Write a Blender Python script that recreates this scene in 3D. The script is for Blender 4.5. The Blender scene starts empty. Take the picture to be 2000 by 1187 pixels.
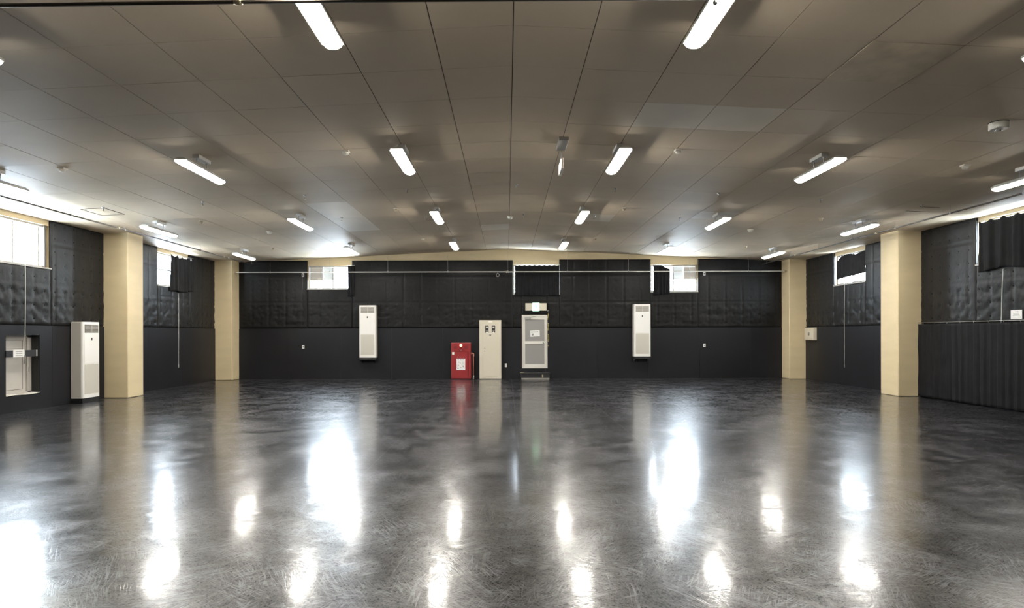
import bpy, bmesh, math, random
from mathutils import Vector, Matrix, noise

# ------------------------------------------------------------------ camera, sky, exposure
sc = bpy.context.scene
COL = sc.collection
CAM_H = 1.59
cam_data = bpy.data.cameras.new('camera')
cam_data.sensor_width = 36.0
cam_data.lens = 1200.0 / 2000.0 * 36.0
cam_data.shift_x = 0.005
cam_data.shift_y = 0.029
cam_data.clip_end = 200
cam = bpy.data.objects.new('camera', cam_data)
COL.objects.link(cam)
cam.location = (0, 0, CAM_H)
cam.rotation_euler = (math.pi / 2, 0.0025, 0)
sc.camera = cam

SKY = 110.0            # bright overcast day outside
LAMP = 128.0           # fluorescent tubes
world = bpy.data.worlds.new('overcast_sky')
sc.world = world
world.use_nodes = True
bg = world.node_tree.nodes['Background']
bg.inputs['Color'].default_value = (0.80, 0.90, 1.0, 1)
bg.inputs['Strength'].default_value = SKY
sc.view_settings.view_transform = 'Standard'
sc.view_settings.look = 'None'
sc.view_settings.gamma = 1
sc.view_settings.use_curve_mapping = False
sc.view_settings.exposure = 0.0
try:
    sc.cycles.use_denoising = True
    sc.cycles.denoiser = 'OPENIMAGEDENOISE'
    sc.cycles.max_bounces = 8
    sc.cycles.diffuse_bounces = 4
    sc.cycles.glossy_bounces = 4
    sc.cycles.caustics_reflective = True
    sc.cycles.caustics_refractive = False
    sc.cycles.sample_clamp_indirect = 12.0
    sc.cycles.blur_glossy = 0.5
except Exception:
    pass

# ------------------------------------------------------------------ dimensions (metres, camera at x=0 y=0)
BACK = 21.8           # face of the black lining on the back wall
LEFT = -10.1
RIGHT = 10.33
REAR = -1.5
BAND = 1.79           # lower smooth boards below, padded sheets above
RIDGE_X = 0.07


def ceil_z(x):
    return 4.6 - 0.047 * abs(x - RIDGE_X)


def wmap(side):
    """(u along wall, d out of the wall into the room, z) -> world"""
    if side == 'back':
        return lambda u, d, z: Vector((u, BACK - d, z))
    if side == 'left':
        return lambda u, d, z: Vector((LEFT + d, u, z))
    if side == 'right':
        return lambda u, d, z: Vector((RIGHT - d, u, z))
    return lambda u, d, z: Vector((u, REAR + d, z))


# ------------------------------------------------------------------ materials
def mat(name, color, rough=0.5, metal=0.0, spec=0.5, bump=0.0, bscale=40.0, var=0.0, vscale=3.0, emit=None, estr=0.0, stretch=None):
    m = bpy.data.materials.new(name)
    m.use_nodes = True
    nt = m.node_tree
    b = nt.nodes['Principled BSDF']
    b.inputs['Base Color'].default_value = (*color, 1)
    b.inputs['Roughness'].default_value = rough
    b.inputs['Metallic'].default_value = metal
    b.inputs['Specular IOR Level'].default_value = spec
    if emit:
        b.inputs['Emission Color'].default_value = (*emit, 1)
        b.inputs['Emission Strength'].default_value = estr
    tc = None
    if bump or var:
        tc = nt.nodes.new('ShaderNodeTexCoord')
        mp = nt.nodes.new('ShaderNodeMapping')
        nt.links.new(tc.outputs['Object'], mp.inputs['Vector'])
        if stretch:
            mp.inputs['Scale'].default_value = stretch
    if var:
        n = nt.nodes.new('ShaderNodeTexNoise')
        n.inputs['Scale'].default_value = vscale
        n.inputs['Detail'].default_value = 5
        nt.links.new(mp.outputs['Vector'], n.inputs['Vector'])
        mr = nt.nodes.new('ShaderNodeMapRange')
        mr.inputs['From Min'].default_value = 0.3
        mr.inputs['From Max'].default_value = 0.7
        mr.inputs['To Min'].default_value = 1 - var
        mr.inputs['To Max'].default_value = 1 + var
        nt.links.new(n.outputs['Fac'], mr.inputs['Value'])
        mx = nt.nodes.new('ShaderNodeVectorMath')
        mx.operation = 'SCALE'
        mx.inputs[0].default_value = color
        nt.links.new(mr.outputs['Result'], mx.inputs['Scale'])
        nt.links.new(mx.outputs['Vector'], b.inputs['Base Color'])
    if bump:
        n2 = nt.nodes.new('ShaderNodeTexNoise')
        n2.inputs['Scale'].default_value = bscale
        n2.inputs['Detail'].default_value = 4
        nt.links.new(mp.outputs['Vector'], n2.inputs['Vector'])
        bp = nt.nodes.new('ShaderNodeBump')
        bp.inputs['Strength'].default_value = bump
        bp.inputs['Distance'].default_value = 0.01
        nt.links.new(n2.outputs['Fac'], bp.inputs['Height'])
        nt.links.new(bp.outputs['Normal'], b.inputs['Normal'])
    return m


def pad_mat(name, axis, dark, tone):
    """black quilted sheet with small dark button holes on a 0.3 m grid; axis is the direction along the wall"""
    m = mat(name, (tone, tone * 0.965, tone * 0.95), 0.42, spec=0.20, bump=0.35, bscale=16, var=0.25, vscale=1.5)
    nt = m.node_tree
    b = nt.nodes['Principled BSDF']
    tc = nt.nodes.new('ShaderNodeTexCoord')
    sx = nt.nodes.new('ShaderNodeSeparateXYZ')
    nt.links.new(tc.outputs['Object'], sx.inputs[0])

    def m_(op, a, c):
        n = nt.nodes.new('ShaderNodeMath')
        n.operation = op
        for i, v in enumerate((a, c)):
            if isinstance(v, (int, float)):
                n.inputs[i].default_value = v
            else:
                nt.links.new(v, n.inputs[i])
        return n.outputs[0]
    du = m_('SUBTRACT', m_('FLOORED_MODULO', m_('ADD', sx.outputs[axis], 0.20), 0.3), 0.15)
    dz = m_('SUBTRACT', m_('FLOORED_MODULO', m_('SUBTRACT', sx.outputs['Z'], BAND), 0.3), 0.15)
    rr = m_('SQRT', m_('ADD', m_('MULTIPLY', du, du), m_('MULTIPLY', dz, dz)), 0.0)
    k = nt.nodes.new('ShaderNodeMapRange')
    k.inputs['From Min'].default_value = 0.010
    k.inputs['From Max'].default_value = 0.018
    k.inputs['To Min'].default_value = dark
    k.inputs['To Max'].default_value = 1.0
    nt.links.new(rr, k.inputs['Value'])
    old = b.inputs['Base Color'].links[0].from_socket
    sc_ = nt.nodes.new('ShaderNodeVectorMath')
    sc_.operation = 'SCALE'
    nt.links.new(old, sc_.inputs[0])
    nt.links.new(k.outputs[0], sc_.inputs['Scale'])
    nt.links.new(sc_.outputs[0], b.inputs['Base Color'])
    nt.links.new(m_('MULTIPLY', k.outputs[0], 0.20), b.inputs['Specular IOR Level'])
    return m


def glass_mat():
    m = bpy.data.materials.new('window_glass')
    m.use_nodes = True
    nt = m.node_tree
    nt.nodes.remove(nt.nodes['Principled BSDF'])
    out = nt.nodes['Material Output']
    t = nt.nodes.new('ShaderNodeBsdfTransparent')
    t.inputs['Color'].default_value = (0.94, 0.96, 0.97, 1)
    g = nt.nodes.new('ShaderNodeBsdfGlossy')
    g.inputs['Roughness'].default_value = 0.05
    mix = nt.nodes.new('ShaderNodeMixShader')
    mix.inputs['Fac'].default_value = 0.06
    nt.links.new(t.outputs[0], mix.inputs[1])
    nt.links.new(g.outputs[0], mix.inputs[2])
    nt.links.new(mix.outputs[0], out.inputs['Surface'])
    return m


def frost_mat():
    """milky vent panel that lets a little daylight through"""
    m = bpy.data.materials.new('milky_panel')
    m.use_nodes = True
    nt = m.node_tree
    b = nt.nodes['Principled BSDF']
    b.inputs['Base Color'].default_value = (0.6, 0.6, 0.58, 1)
    b.inputs['Roughness'].default_value = 0.6
    out = nt.nodes['Material Output']
    t = nt.nodes.new('ShaderNodeBsdfTranslucent')
    t.inputs['Color'].default_value = (0.6, 0.6, 0.58, 1)
    mix = nt.nodes.new('ShaderNodeMixShader')
    mix.inputs['Fac'].default_value = 0.12
    nt.links.new(b.outputs[0], mix.inputs[1])
    nt.links.new(t.outputs[0], mix.inputs[2])
    nt.links.new(mix.outputs[0], out.inputs['Surface'])
    return m


def floor_mat():
    """black vinyl dance floor, glossy, covered in fine scratches in every direction, seams between rolls"""
    m = bpy.data.materials.new('black_vinyl_floor')
    m.use_nodes = True
    nt = m.node_tree
    N, L = nt.nodes, nt.links
    b = N['Principled BSDF']
    tc = N.new('ShaderNodeTexCoord')

    def math_(op, a, bb=None, clamp=False):
        n = N.new('ShaderNodeMath')
        n.operation = op
        n.use_clamp = clamp
        for i, v in enumerate((a, bb)):
            if v is None:
                continue
            if isinstance(v, (int, float)):
                n.inputs[i].default_value = v
            else:
                L.new(v, n.inputs[i])
        return n.outputs[0]

    def noise_(vec, scale, detail=2, rough=0.5):
        n = N.new('ShaderNodeTexNoise')
        n.inputs['Scale'].default_value = scale
        n.inputs['Detail'].default_value = detail
        n.inputs['Roughness'].default_value = rough
        L.new(vec, n.inputs['Vector'])
        return n

    obj = tc.outputs['Object']
    # bend the scratch directions a little
    wn = noise_(obj, 1.7, 2)
    ws = N.new('ShaderNodeVectorMath'); ws.operation = 'SCALE'; ws.inputs['Scale'].default_value = 0.10
    L.new(wn.outputs['Color'], ws.inputs[0])
    wa = N.new('ShaderNodeVectorMath'); wa.operation = 'ADD'
    L.new(obj, wa.inputs[0]); L.new(ws.outputs[0], wa.inputs[1])
    warped = wa.outputs[0]
    total = None
    layers = [(0.15, 3.0, 46, 0.045, 0.485), (1.05, 2.6, 38, 0.040, 0.50), (2.0, 3.4, 50, 0.045, 0.49), (2.55, 2.4, 42, 0.040, 0.495),
              (0.62, 3.8, 60, 0.050, 0.49), (1.6, 0.5, 12, 0.014, 0.52), (2.75, 0.35, 9, 0.012, 0.52), (0.9, 0.3, 8, 0.011, 0.53)]
    for k, (ang, sa, sb, wid, thr) in enumerate(layers):
        mp = N.new('ShaderNodeMapping')
        mp.inputs['Rotation'].default_value = (0, 0, ang)
        mp.inputs['Location'].default_value = (k * 13.7, k * 5.1, 0)
        L.new(warped, mp.inputs['Vector'])
        st = N.new('ShaderNodeMapping')
        st.inputs['Scale'].default_value = (sa, sb, 1)
        L.new(mp.outputs['Vector'], st.inputs['Vector'])
        n = noise_(st.outputs['Vector'], 1.0, 1.0)
        d = math_('ABSOLUTE', math_('SUBTRACT', n.outputs['Fac'], 0.5))
        line = math_('SUBTRACT', 1.0, math_('DIVIDE', d, wid), True)
        mk = noise_(mp.outputs['Vector'], 1.1 + 0.45 * k, 4, 0.65)
        mask = math_('MULTIPLY', math_('SUBTRACT', mk.outputs['Fac'], thr), 7.0, True)
        s = math_('MULTIPLY', line, mask)
        total = s if total is None else math_('ADD', total, s)
    scratch = math_('MINIMUM', total, 1.0)
    # seams between the rolls, running away from the entrance side
    sx = N.new('ShaderNodeSeparateXYZ')
    L.new(obj, sx.inputs[0])
    mod = math_('PINGPONG', math_('SUBTRACT', sx.outputs['X'], 0.16), 0.9)
    seam = math_('SUBTRACT', 1.0, math_('DIVIDE', mod, 0.006), True)
    # base colour: black vinyl with scuff haze
    haze = noise_(obj, 0.55, 5, 0.62)
    hz = math_('MULTIPLY', math_('SUBTRACT', haze.outputs['Fac'], 0.45), 0.03, True)
    val = math_('ADD', math_('ADD', 0.006, hz), math_('MULTIPLY', scratch, 0.055))
    val = math_('MULTIPLY', val, math_('SUBTRACT', 1.0, math_('MULTIPLY', seam, 0.85)))
    comb = N.new('ShaderNodeCombineColor')
    L.new(val, comb.inputs[0]); L.new(val, comb.inputs[1]); L.new(math_('MULTIPLY', val, 1.2), comb.inputs[2])
    L.new(comb.outputs[0], b.inputs['Base Color'])
    # fine scuffed grain breaks up every reflection
    gr = noise_(obj, 70.0, 3, 0.7)
    gr2 = noise_(obj, 19.0, 3, 0.6)
    grain = math_('ADD', math_('MULTIPLY', math_('SUBTRACT', gr.outputs['Fac'], 0.5), 4.5), math_('MULTIPLY', math_('SUBTRACT', gr2.outputs['Fac'], 0.5), 2.2))
    # gloss
    rn = noise_(obj, 1.3, 5, 0.65)
    r = math_('ADD', 0.05, math_('MULTIPLY', rn.outputs['Fac'], 0.09))
    r = math_('ADD', r, math_('MULTIPLY', scratch, 0.15))
    L.new(r, b.inputs['Coat Roughness'])
    L.new(math_('MAXIMUM', math_('MULTIPLY', math_('SUBTRACT', math_('ADD', 1.0, math_('MULTIPLY', grain, 0.5)), math_('MAXIMUM', seam, math_('MULTIPLY', scratch, 0.5))), 0.8), 0.0), b.inputs['Coat Weight'])
    b.inputs['Coat IOR'].default_value = 1.5
    L.new(math_('ADD', 0.285, math_('MULTIPLY', scratch, 0.15)), b.inputs['Roughness'])
    L.new(math_('MAXIMUM', math_('MULTIPLY', math_('ADD', math_('ADD', 0.75, grain), math_('MULTIPLY', scratch, 1.3)), 0.41), 0.05), b.inputs['Specular IOR Level'])
    # bump: fine grain, gentle waviness, scratches
    g1 = noise_(obj, 34.0, 4, 0.6)
    g2 = noise_(obj, 6.0, 3, 0.5)
    h = math_('ADD', math_('MULTIPLY', g1.outputs['Fac'], 0.22), math_('MULTIPLY', g2.outputs['Fac'], 0.30))
    h = math_('SUBTRACT', h, math_('MULTIPLY', scratch, 0.25))
    bp = N.new('ShaderNodeBump')
    bp.inputs['Strength'].default_value = 0.25
    bp.inputs['Distance'].default_value = 0.003
    L.new(h, bp.inputs['Height'])
    L.new(bp.outputs['Normal'], b.inputs['Normal'])
    L.new(bp.outputs['Normal'], b.inputs['Coat Normal'])
    return m


M = {
    'floor': floor_mat(),
    'ceiling': mat('ceiling_board', (0.55, 0.455, 0.335), 0.62, spec=0.22, bump=0.10, bscale=5, var=0.05, vscale=1.2),
    'ceiling_new': mat('newer_ceiling_board', (0.66, 0.59, 0.485), 0.60, spec=0.22, bump=0.10, bscale=5, var=0.03),
    'ceiling_stain': mat('stained_ceiling_board', (0.54, 0.445, 0.32), 0.62, spec=0.22, bump=0.25, bscale=4, var=0.16, vscale=4),
    'ceiling_gap': mat('ceiling_joint', (0.05, 0.045, 0.035), 0.9),
    'pad_back_shaded': pad_mat('black_padding_shaded', 'X', 0.5, 0.0088),  # same sheet as the side walls; weaker window light darkened into its tone
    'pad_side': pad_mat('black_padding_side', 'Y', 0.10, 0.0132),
    'board': mat('black_wall_board', (0.0135, 0.0135, 0.0158), 0.40, spec=0.26, bump=0.04, bscale=30, var=0.15, vscale=0.8),
    'concrete': mat('beige_painted_concrete', (0.64, 0.525, 0.33), 0.62, spec=0.3, bump=0.10, bscale=9, var=0.05, vscale=1.6, stretch=(0.7, 0.7, 2.5)),
    'dark_wall': mat('dark_wall', (0.03, 0.03, 0.03), 0.5),
    'glass': glass_mat(),
    'milky': frost_mat(),
    'alu': mat('pale_aluminium', (0.62, 0.60, 0.56), 0.38, metal=0.3),
    'frame_grey': mat('grey_window_frame', (0.42, 0.40, 0.37), 0.45),
    'frame_dark': mat('bronze_window_frame', (0.10, 0.085, 0.07), 0.45),
    'cloth': mat('black_cloth', (0.011, 0.011, 0.012), 0.78, spec=0.15, bump=0.15, bscale=60, var=0.2, vscale=4),
    'white': mat('white_enamel', (0.80, 0.78, 0.74), 0.38, spec=0.5),
    'ivory': mat('ivory_plastic', (0.74, 0.70, 0.62), 0.42),
    'grille': mat('grey_beige_mesh', (0.56, 0.53, 0.46), 0.6, bump=0.3, bscale=220),
    'grey_side': mat('warm_grey_side', (0.56, 0.52, 0.47), 0.5),
    'slot': mat('dark_slot', (0.02, 0.02, 0.02), 0.6),
    'outlet_grey': mat('grey_outlet_recess', (0.20, 0.185, 0.165), 0.6),
    'slat': mat('pale_slat', (0.60, 0.56, 0.50), 0.45),
    'black': mat('black_paint', (0.012, 0.012, 0.012), 0.45),
    'steel': mat('grey_steel', (0.42, 0.41, 0.39), 0.35, metal=0.7),
    'dark_pipe': mat('dark_steel_pipe', (0.09, 0.075, 0.06), 0.4, metal=0.4),
    'chrome': mat('bright_metal', (0.75, 0.74, 0.72), 0.2, metal=1.0),
    'red': mat('red_enamel', (0.26, 0.021, 0.023), 0.35, var=0.05),
    'mid_red': mat('worn_red_grille', (0.17, 0.014, 0.016), 0.5),
    'dark_red': mat('dark_red_paint', (0.16, 0.008, 0.010), 0.4),
    'pipe_red': mat('faded_red_pipe', (0.42, 0.16, 0.12), 0.45, var=0.1),
    'cream': mat('cream_enamel', (0.60, 0.545, 0.44), 0.42),
    'paper': mat('white_paper', (0.80, 0.79, 0.77), 0.7),
    'ink': mat('black_ink', (0.03, 0.03, 0.03), 0.7),
    'ink_grey': mat('grey_ink', (0.25, 0.25, 0.25), 0.7),
    'door_glass': mat('grey_frosted_door_glass', (0.27, 0.255, 0.245), 0.35, bump=0.15, bscale=90),
    'door_white': mat('white_aluminium_door', (0.66, 0.63, 0.58), 0.42),
    'door_grey': mat('grey_painted_hatch', (0.50, 0.47, 0.43), 0.5, var=0.06),
    'yellow': mat('yellow_cord', (0.55, 0.42, 0.08), 0.6),
    'step_edge': mat('worn_pale_edge', (0.22, 0.21, 0.19), 0.6),
    'wood_brown': mat('brown_jamb', (0.20, 0.12, 0.07), 0.5),
    'tube': mat('lamp_diffuser', (0.9, 0.88, 0.82), 0.4, emit=(1.0, 0.962, 0.88), estr=LAMP),
    'tube_end': mat('lamp_end_cap', (0.85, 0.82, 0.76), 0.4, emit=(1.0, 0.962, 0.88), estr=LAMP * 0.10),
    'housing': mat('lamp_housing_white', (0.55, 0.53, 0.49), 0.4),
    'sign_glow': mat('lit_sign_panel', (0.8, 0.9, 0.82), 0.4, emit=(0.50, 1.0, 0.64), estr=2.4),
    'sign_green': mat('sign_green', (0.05, 0.45, 0.18), 0.4, emit=(0.10, 0.85, 0.30), estr=1.2),
    'sign_white': mat('lit_white_panel', (0.8, 0.8, 0.75), 0.4, emit=(1.0, 0.97, 0.86), estr=2.0),
    'alarm': mat('alarm_lamp', (0.9, 0.4, 0.35), 0.3, emit=(1.0, 0.22, 0.15), estr=5.0),
    'detector': mat('ivory_detector', (0.62, 0.58, 0.50), 0.4),
    'brass': mat('brass', (0.50, 0.42, 0.28), 0.35, metal=0.8),
}

# ------------------------------------------------------------------ builder


class MB:
    def __init__(self):
        self.bm = bmesh.new()

    def box(self, x0, x1, y0, y1, z0, z1, bev=0.0, seg=2, mi=0):
        xs, ys, zs = sorted((x0, x1)), sorted((y0, y1)), sorted((z0, z1))
        v = [self.bm.verts.new((xs[i], ys[j], zs[k])) for i in (0, 1) for j in (0, 1) for k in (0, 1)]
        fs = [(0, 1, 3, 2), (4, 6, 7, 5), (0, 4, 5, 1), (2, 3, 7, 6), (0, 2, 6, 4), (1, 5, 7, 3)]
        faces = [self.bm.faces.new([v[i] for i in f]) for f in fs]
        for f in faces:
            f.material_index = mi
        if bev:
            ed = list({e for f in faces for e in f.edges})
            bmesh.ops.bevel(self.bm, geom=ed, offset=bev, segments=seg, affect='EDGES', profile=0.5)
        return self

    def mbox(self, mp, u0, u1, d0, d1, z0, z1, bev=0.0, mi=0):
        a, b = mp(u0, d0, z0), mp(u1, d1, z1)
        return self.box(a.x, b.x, a.y, b.y, a.z, b.z, bev, 2, mi)

    def quad(self, pts, mi=0):
        f = self.bm.faces.new([self.bm.verts.new(p) for p in pts])
        f.material_index = mi
        return self

    def tube(self, pts, r, seg=10, cap=True):
        pts = [Vector(p) for p in pts]
        rings = []
        up = None
        for i, p in enumerate(pts):
            if i == 0:
                t = pts[1] - p
            elif i == len(pts) - 1:
                t = p - pts[i - 1]
            else:
                t = (pts[i + 1] - p).normalized() + (p - pts[i - 1]).normalized()
            t.normalize()
            if up is None:
                up = t.orthogonal().normalized()
            a = (up - t * up.dot(t)).normalized()
            up = a
            b = t.cross(a)
            rr = r[i] if isinstance(r, (list, tuple)) else r
            rings.append([self.bm.verts.new(p + (a * math.cos(q) + b * math.sin(q)) * rr)
                          for q in (2 * math.pi * k / seg for k in range(seg))])
        for A, B in zip(rings, rings[1:]):
            for k in range(seg):
                f = self.bm.faces.new((A[k], A[(k + 1) % seg], B[(k + 1) % seg], B[k]))
                f.smooth = True
        if cap:
            self.bm.faces.new(rings[0][::-1])
            self.bm.faces.new(rings[-1])
        return self

    def lathe(self, c, prof, axis=(0, 0, 1), seg=20):
        """prof: list of (radius, height along axis)"""
        ax = Vector(axis).normalized()
        a = ax.orthogonal().normalized()
        b = ax.cross(a)
        c = Vector(c)
        rings = []
        for r, h in prof:
            rings.append([self.bm.verts.new(c + ax * h + (a * math.cos(q) + b * math.sin(q)) * max(r, 1e-4))
                          for q in (2 * math.pi * k / seg for k in range(seg))])
        for A, B in zip(rings, rings[1:]):
            for k in range(seg):
                f = self.bm.faces.new((A[k], A[(k + 1) % seg], B[(k + 1) % seg], B[k]))
                f.smooth = True
        self.bm.faces.new(rings[0][::-1])
        self.bm.faces.new(rings[-1])
        return self

    def prism(self, poly, to3, t0, t1):
        """poly of (a, b); to3(a, b, t) -> point; closed solid between t0 and t1"""
        A = [self.bm.verts.new(to3(a, b, t0)) for a, b in poly]
        B = [self.bm.verts.new(to3(a, b, t1)) for a, b in poly]
        n = len(poly)
        self.bm.faces.new(A[::-1])
        self.bm.faces.new(B)
        for i in range(n):
            self.bm.faces.new((A[i], A[(i + 1) % n], B[(i + 1) % n], B[i]))
        return self

    def grid(self, fn, nu, nv, mi=0, smooth=True):
        V = [[self.bm.verts.new(fn(i / nu, j / nv)) for j in range(nv + 1)] for i in range(nu + 1)]
        for i in range(nu):
            for j in range(nv):
                f = self.bm.faces.new((V[i][j], V[i + 1][j], V[i + 1][j + 1], V[i][j + 1]))
                f.smooth = smooth
                f.material_index = mi
        return V

    def build(self, name, m, parent=None, origin=None, keep=False):
        bm = self.bm
        bmesh.ops.recalc_face_normals(bm, faces=bm.faces)
        if parent is None and not keep:
            if origin is None:
                xs = [v.co.x for v in bm.verts]; ys = [v.co.y for v in bm.verts]; zs = [v.co.z for v in bm.verts]
                origin = Vector(((min(xs) + max(xs)) / 2, (min(ys) + max(ys)) / 2, min(zs)))
            origin = Vector(origin)
            for v in bm.verts:
                v.co -= origin
        me = bpy.data.meshes.new(name)
        bm.to_mesh(me)
        bm.free()
        for x in (m if isinstance(m, (list, tuple)) else [m]):
            me.materials.append(M[x] if isinstance(x, str) else x)
        o = bpy.data.objects.new(name, me)
        COL.objects.link(o)
        if parent is not None:
            o.parent = parent
        elif not keep:
            o.location = origin
        return o


def tag(o, label, cat=None, group=None, kind=None):
    o['label'] = label
    if cat:
        o['category'] = cat
    if group:
        o['group'] = group
    if kind:
        o['kind'] = kind
    return o


def thing(name, label, cat, group=None):
    o = bpy.data.objects.new(name, None)
    o.empty_display_size = 0.1
    COL.objects.link(o)
    return tag(o, label, cat, group)


def settle(root, loc):
    """parts were built in world coordinates: give the thing its base point"""
    loc = Vector(loc)
    root.location = loc
    seen = set()
    for c in list(root.children):
        if c.data and c.data.name not in seen:
            seen.add(c.data.name)
            c.data.transform(Matrix.Translation(-loc))
        for g in c.children:
            if g.data and g.data.name not in seen:
                seen.add(g.data.name)
                g.data.transform(Matrix.Translation(-loc))
    return root


def dup(root, loc, rotz=0.0, label=None, group=None):
    r = root.copy()
    COL.objects.link(r)
    r.location = loc
    r.rotation_euler = (0, 0, rotz)
    if label:
        r['label'] = label
    if group:
        r['group'] = group
    for ch in list(root.children):
        c = ch.copy()
        COL.objects.link(c)
        c.parent = r
        for g in ch.children:
            d = g.copy()
            COL.objects.link(d)
            d.parent = c
    return r


# ------------------------------------------------------------------ openings in the lining: (u0, u1, z0, z1)
OPEN = {
    'back': [(-7.07, -5.50, 3.19, 4.01), (0.23, 1.86, 3.00, 4.03), (5.12, 6.78, 3.07, 4.02), (0.53, 1.44, 0.36, 2.25)],
    'left': [(11.85, 13.61, 3.06, 4.00), (17.80, 19.55, 3.03, 4.00), (12.37, 13.27, 0.33, 1.60)],
    'right': [(11.80, 13.52, 3.08, 4.00), (17.73, 19.40, 3.08, 4.00)],
}


def cells(u0, u1, z0, z1, holes):
    us = sorted({u0, u1, *[h[0] for h in holes], *[h[1] for h in holes]})
    zs = sorted({z0, z1, *[h[2] for h in holes], *[h[3] for h in holes]})
    us = [u for u in us if u0 <= u <= u1]
    zs = [z for z in zs if z0 <= z <= z1]
    for a, b in zip(us, us[1:]):
        for c, d in zip(zs, zs[1:]):
            mu, mz = (a + b) / 2, (c + d) / 2
            if not any(h[0] < mu < h[1] and h[2] < mz < h[3] for h in holes):
                yield a, b, c, d


def structural_wall(name, side, u0, u1, label):
    mp = wmap(side)
    mb = MB()
    for a, b, c, d in cells(u0, u1, -0.1, 4.75, OPEN.get(side, [])):
        mb.mbox(mp, a, b, -0.30, -0.05, c, d)
    bmesh.ops.remove_doubles(mb.bm, verts=mb.bm.verts, dist=1e-5)
    return tag(mb.build(name, 'concrete', keep=True), label, None, None, 'structure')


def pad_height(u, z, amp):
    """quilted sheet: seams, buttons on a 0.3 m grid, wrinkles that grow near the lower edge"""
    h = 0.0
    su = (u + 0.05) % 0.6
    su = min(su, 0.6 - su)
    h -= 0.012 * max(0.0, 1 - su / 0.03)
    sz = (z - BAND) % 0.91
    sz = min(sz, 0.91 - sz)
    h -= 0.012 * max(0.0, 1 - sz / 0.03)
    bu = (u + 0.20) % 0.3 - 0.15
    bz = (z - BAND - 0.0) % 0.3 - 0.15
    r = math.hypot(bu, bz)
    low = max(0.0, min(1.0, (2.75 - z) / 0.25))
    h -= (0.010 + 0.012 * low) * amp * math.exp(-(r / 0.035) ** 2)
    ang = math.atan2(bz, bu)
    k = noise.noise(Vector((math.floor((u + 0.2) / 0.3) * 3.1, math.floor((z - BAND) / 0.3) * 7.3, ang * 1.4)))
    h += low * amp * 0.022 * k * math.exp(-r / 0.12)
    h += amp * (0.003 + 0.011 * low) * noise.noise(Vector((u * 3.0, z * 5.5, 2.0)))
    h += amp * (0.001 + 0.005 * low) * noise.noise(Vector((u * 9.0, z * 14, 7.0)))
    return h


def padding(side, patches, parent, amp):
    mp = wmap(side)
    mb = MB()
    for (u0, u1, z0, z1) in patches:
        nu = max(2, round((u1 - u0) / 0.04))
        nz = max(2, round((z1 - z0) / 0.04))

        def fn(s, t):
            u = u0 + (u1 - u0) * s
            z = z0 + (z1 - z0) * t
            e = min(u - u0, u1 - u, z - z0, z1 - z)
            edge = -0.012 * max(0.0, 1 - e / 0.03)
            return mp(u, pad_height(u, z, amp) + edge, z)
        V = mb.grid(fn, nu, nz)
        # turned-in edges
        rim = [V[i][0] for i in range(nu + 1)] + [V[nu][j] for j in range(1, nz + 1)] + \
              [V[i][nz] for i in range(nu - 1, -1, -1)] + [V[0][j] for j in range(nz - 1, 0, -1)]
        n = mp(0, 0, 0) - mp(0, 0.06, 0)
        back = [mb.bm.verts.new(v.co + n) for v in rim]
        for i in range(len(rim)):
            j = (i + 1) % len(rim)
            mb.bm.faces.new((rim[i], rim[j], back[j], back[i]))
    return mb.build('padding', 'pad_back_shaded' if side == 'back' else 'pad_side', parent)


def boards(side, u0, u1, holes, parent, joints):
    mp = wmap(side)
    mb = MB()
    us = [u0] + [j for j in joints if u0 < j < u1] + [u1]
    for a, b in zip(us, us[1:]):
        for p, q, c, d in cells(a, b, 0.0, BAND, holes):
            mb.mbox(mp, p + (0.0015 if p == a else 0), q - (0.0015 if q == b else 0), -0.05, 0.012, c, d)
    return mb.build('lower_boards', 'board', parent)


# ------------------------------------------------------------------ floor
mb = MB()
mb.box(LEFT - 0.3, RIGHT + 0.3, REAR - 0.3, BACK + 0.3, -0.12, 0.0)
tag(mb.build('floor', 'floor', keep=True), 'scratched glossy black vinyl dance floor filling the hall', None, None, 'structure')

# ------------------------------------------------------------------ ceiling: boards in a grid, low ridge in the middle
XJ = [RIDGE_X]
for s in (-1, 1):
    x = RIDGE_X + s * 0.79
    k = 0
    while abs(x) < 10.9:
        XJ.append(x)
        x += s * 0.905
XJ = sorted(XJ)
YJ = [6.0 + 0.9 * k for k in range(-9, 19)]
NEW = [(1.8, 2.6, 7.8), (2.7, 3.5, 7.8), (-4.2, -3.5, 13.2), (-4.2, -3.5, 14.1), (-4.2, -3.5, 15.0), (-4.2, -3.5, 15.9),
       (-0.6, 0.0, 16.8), (1.8, 2.6, 15.0), (4.5, 5.3, 14.1)]


def near(list_, xm, ym):
    return any(a - 0.05 < xm < b + 0.05 and c < ym < c + 0.9 for a, b, c in list_)


mb = MB()
for x0, x1 in zip(XJ, XJ[1:]):
    for y0, y1 in zip(YJ, YJ[1:]):
        gx, gy = 0.0045, 0.0026
        xm, ym = (x0 + x1) / 2, (y0 + y1) / 2
        a, b, c, d = x0 + gx, x1 - gx, y0 + gy, y1 - gy
        rnd = random.Random(int(xm * 100) * 7919 + int(ym * 100))
        o = rnd.uniform(-0.0008, 0.0008)
        mi = 1 if near(NEW, xm, ym) else (2 if near([(3.6, 4.4, 6.0)], xm, ym) else 0)
        if mi == 2:
            o -= 0.004
        za, zb = ceil_z(a) + o, ceil_z(b) + o
        mb.quad([(a, c, za), (b, c, zb), (b, d, zb), (a, d, za)], mi)
        t = 0.012
        for p, q in (((a, c), (b, c)), ((b, c), (b, d)), ((b, d), (a, d)), ((a, d), (a, c))):
            zp, zq = ceil_z(p[0]) + o, ceil_z(q[0]) + o
            mb.quad([(p[0], p[1], zp), (q[0], q[1], zq), (q[0], q[1], zq + t), (p[0], p[1], zp + t)], mi)
t = 0.012
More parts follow.
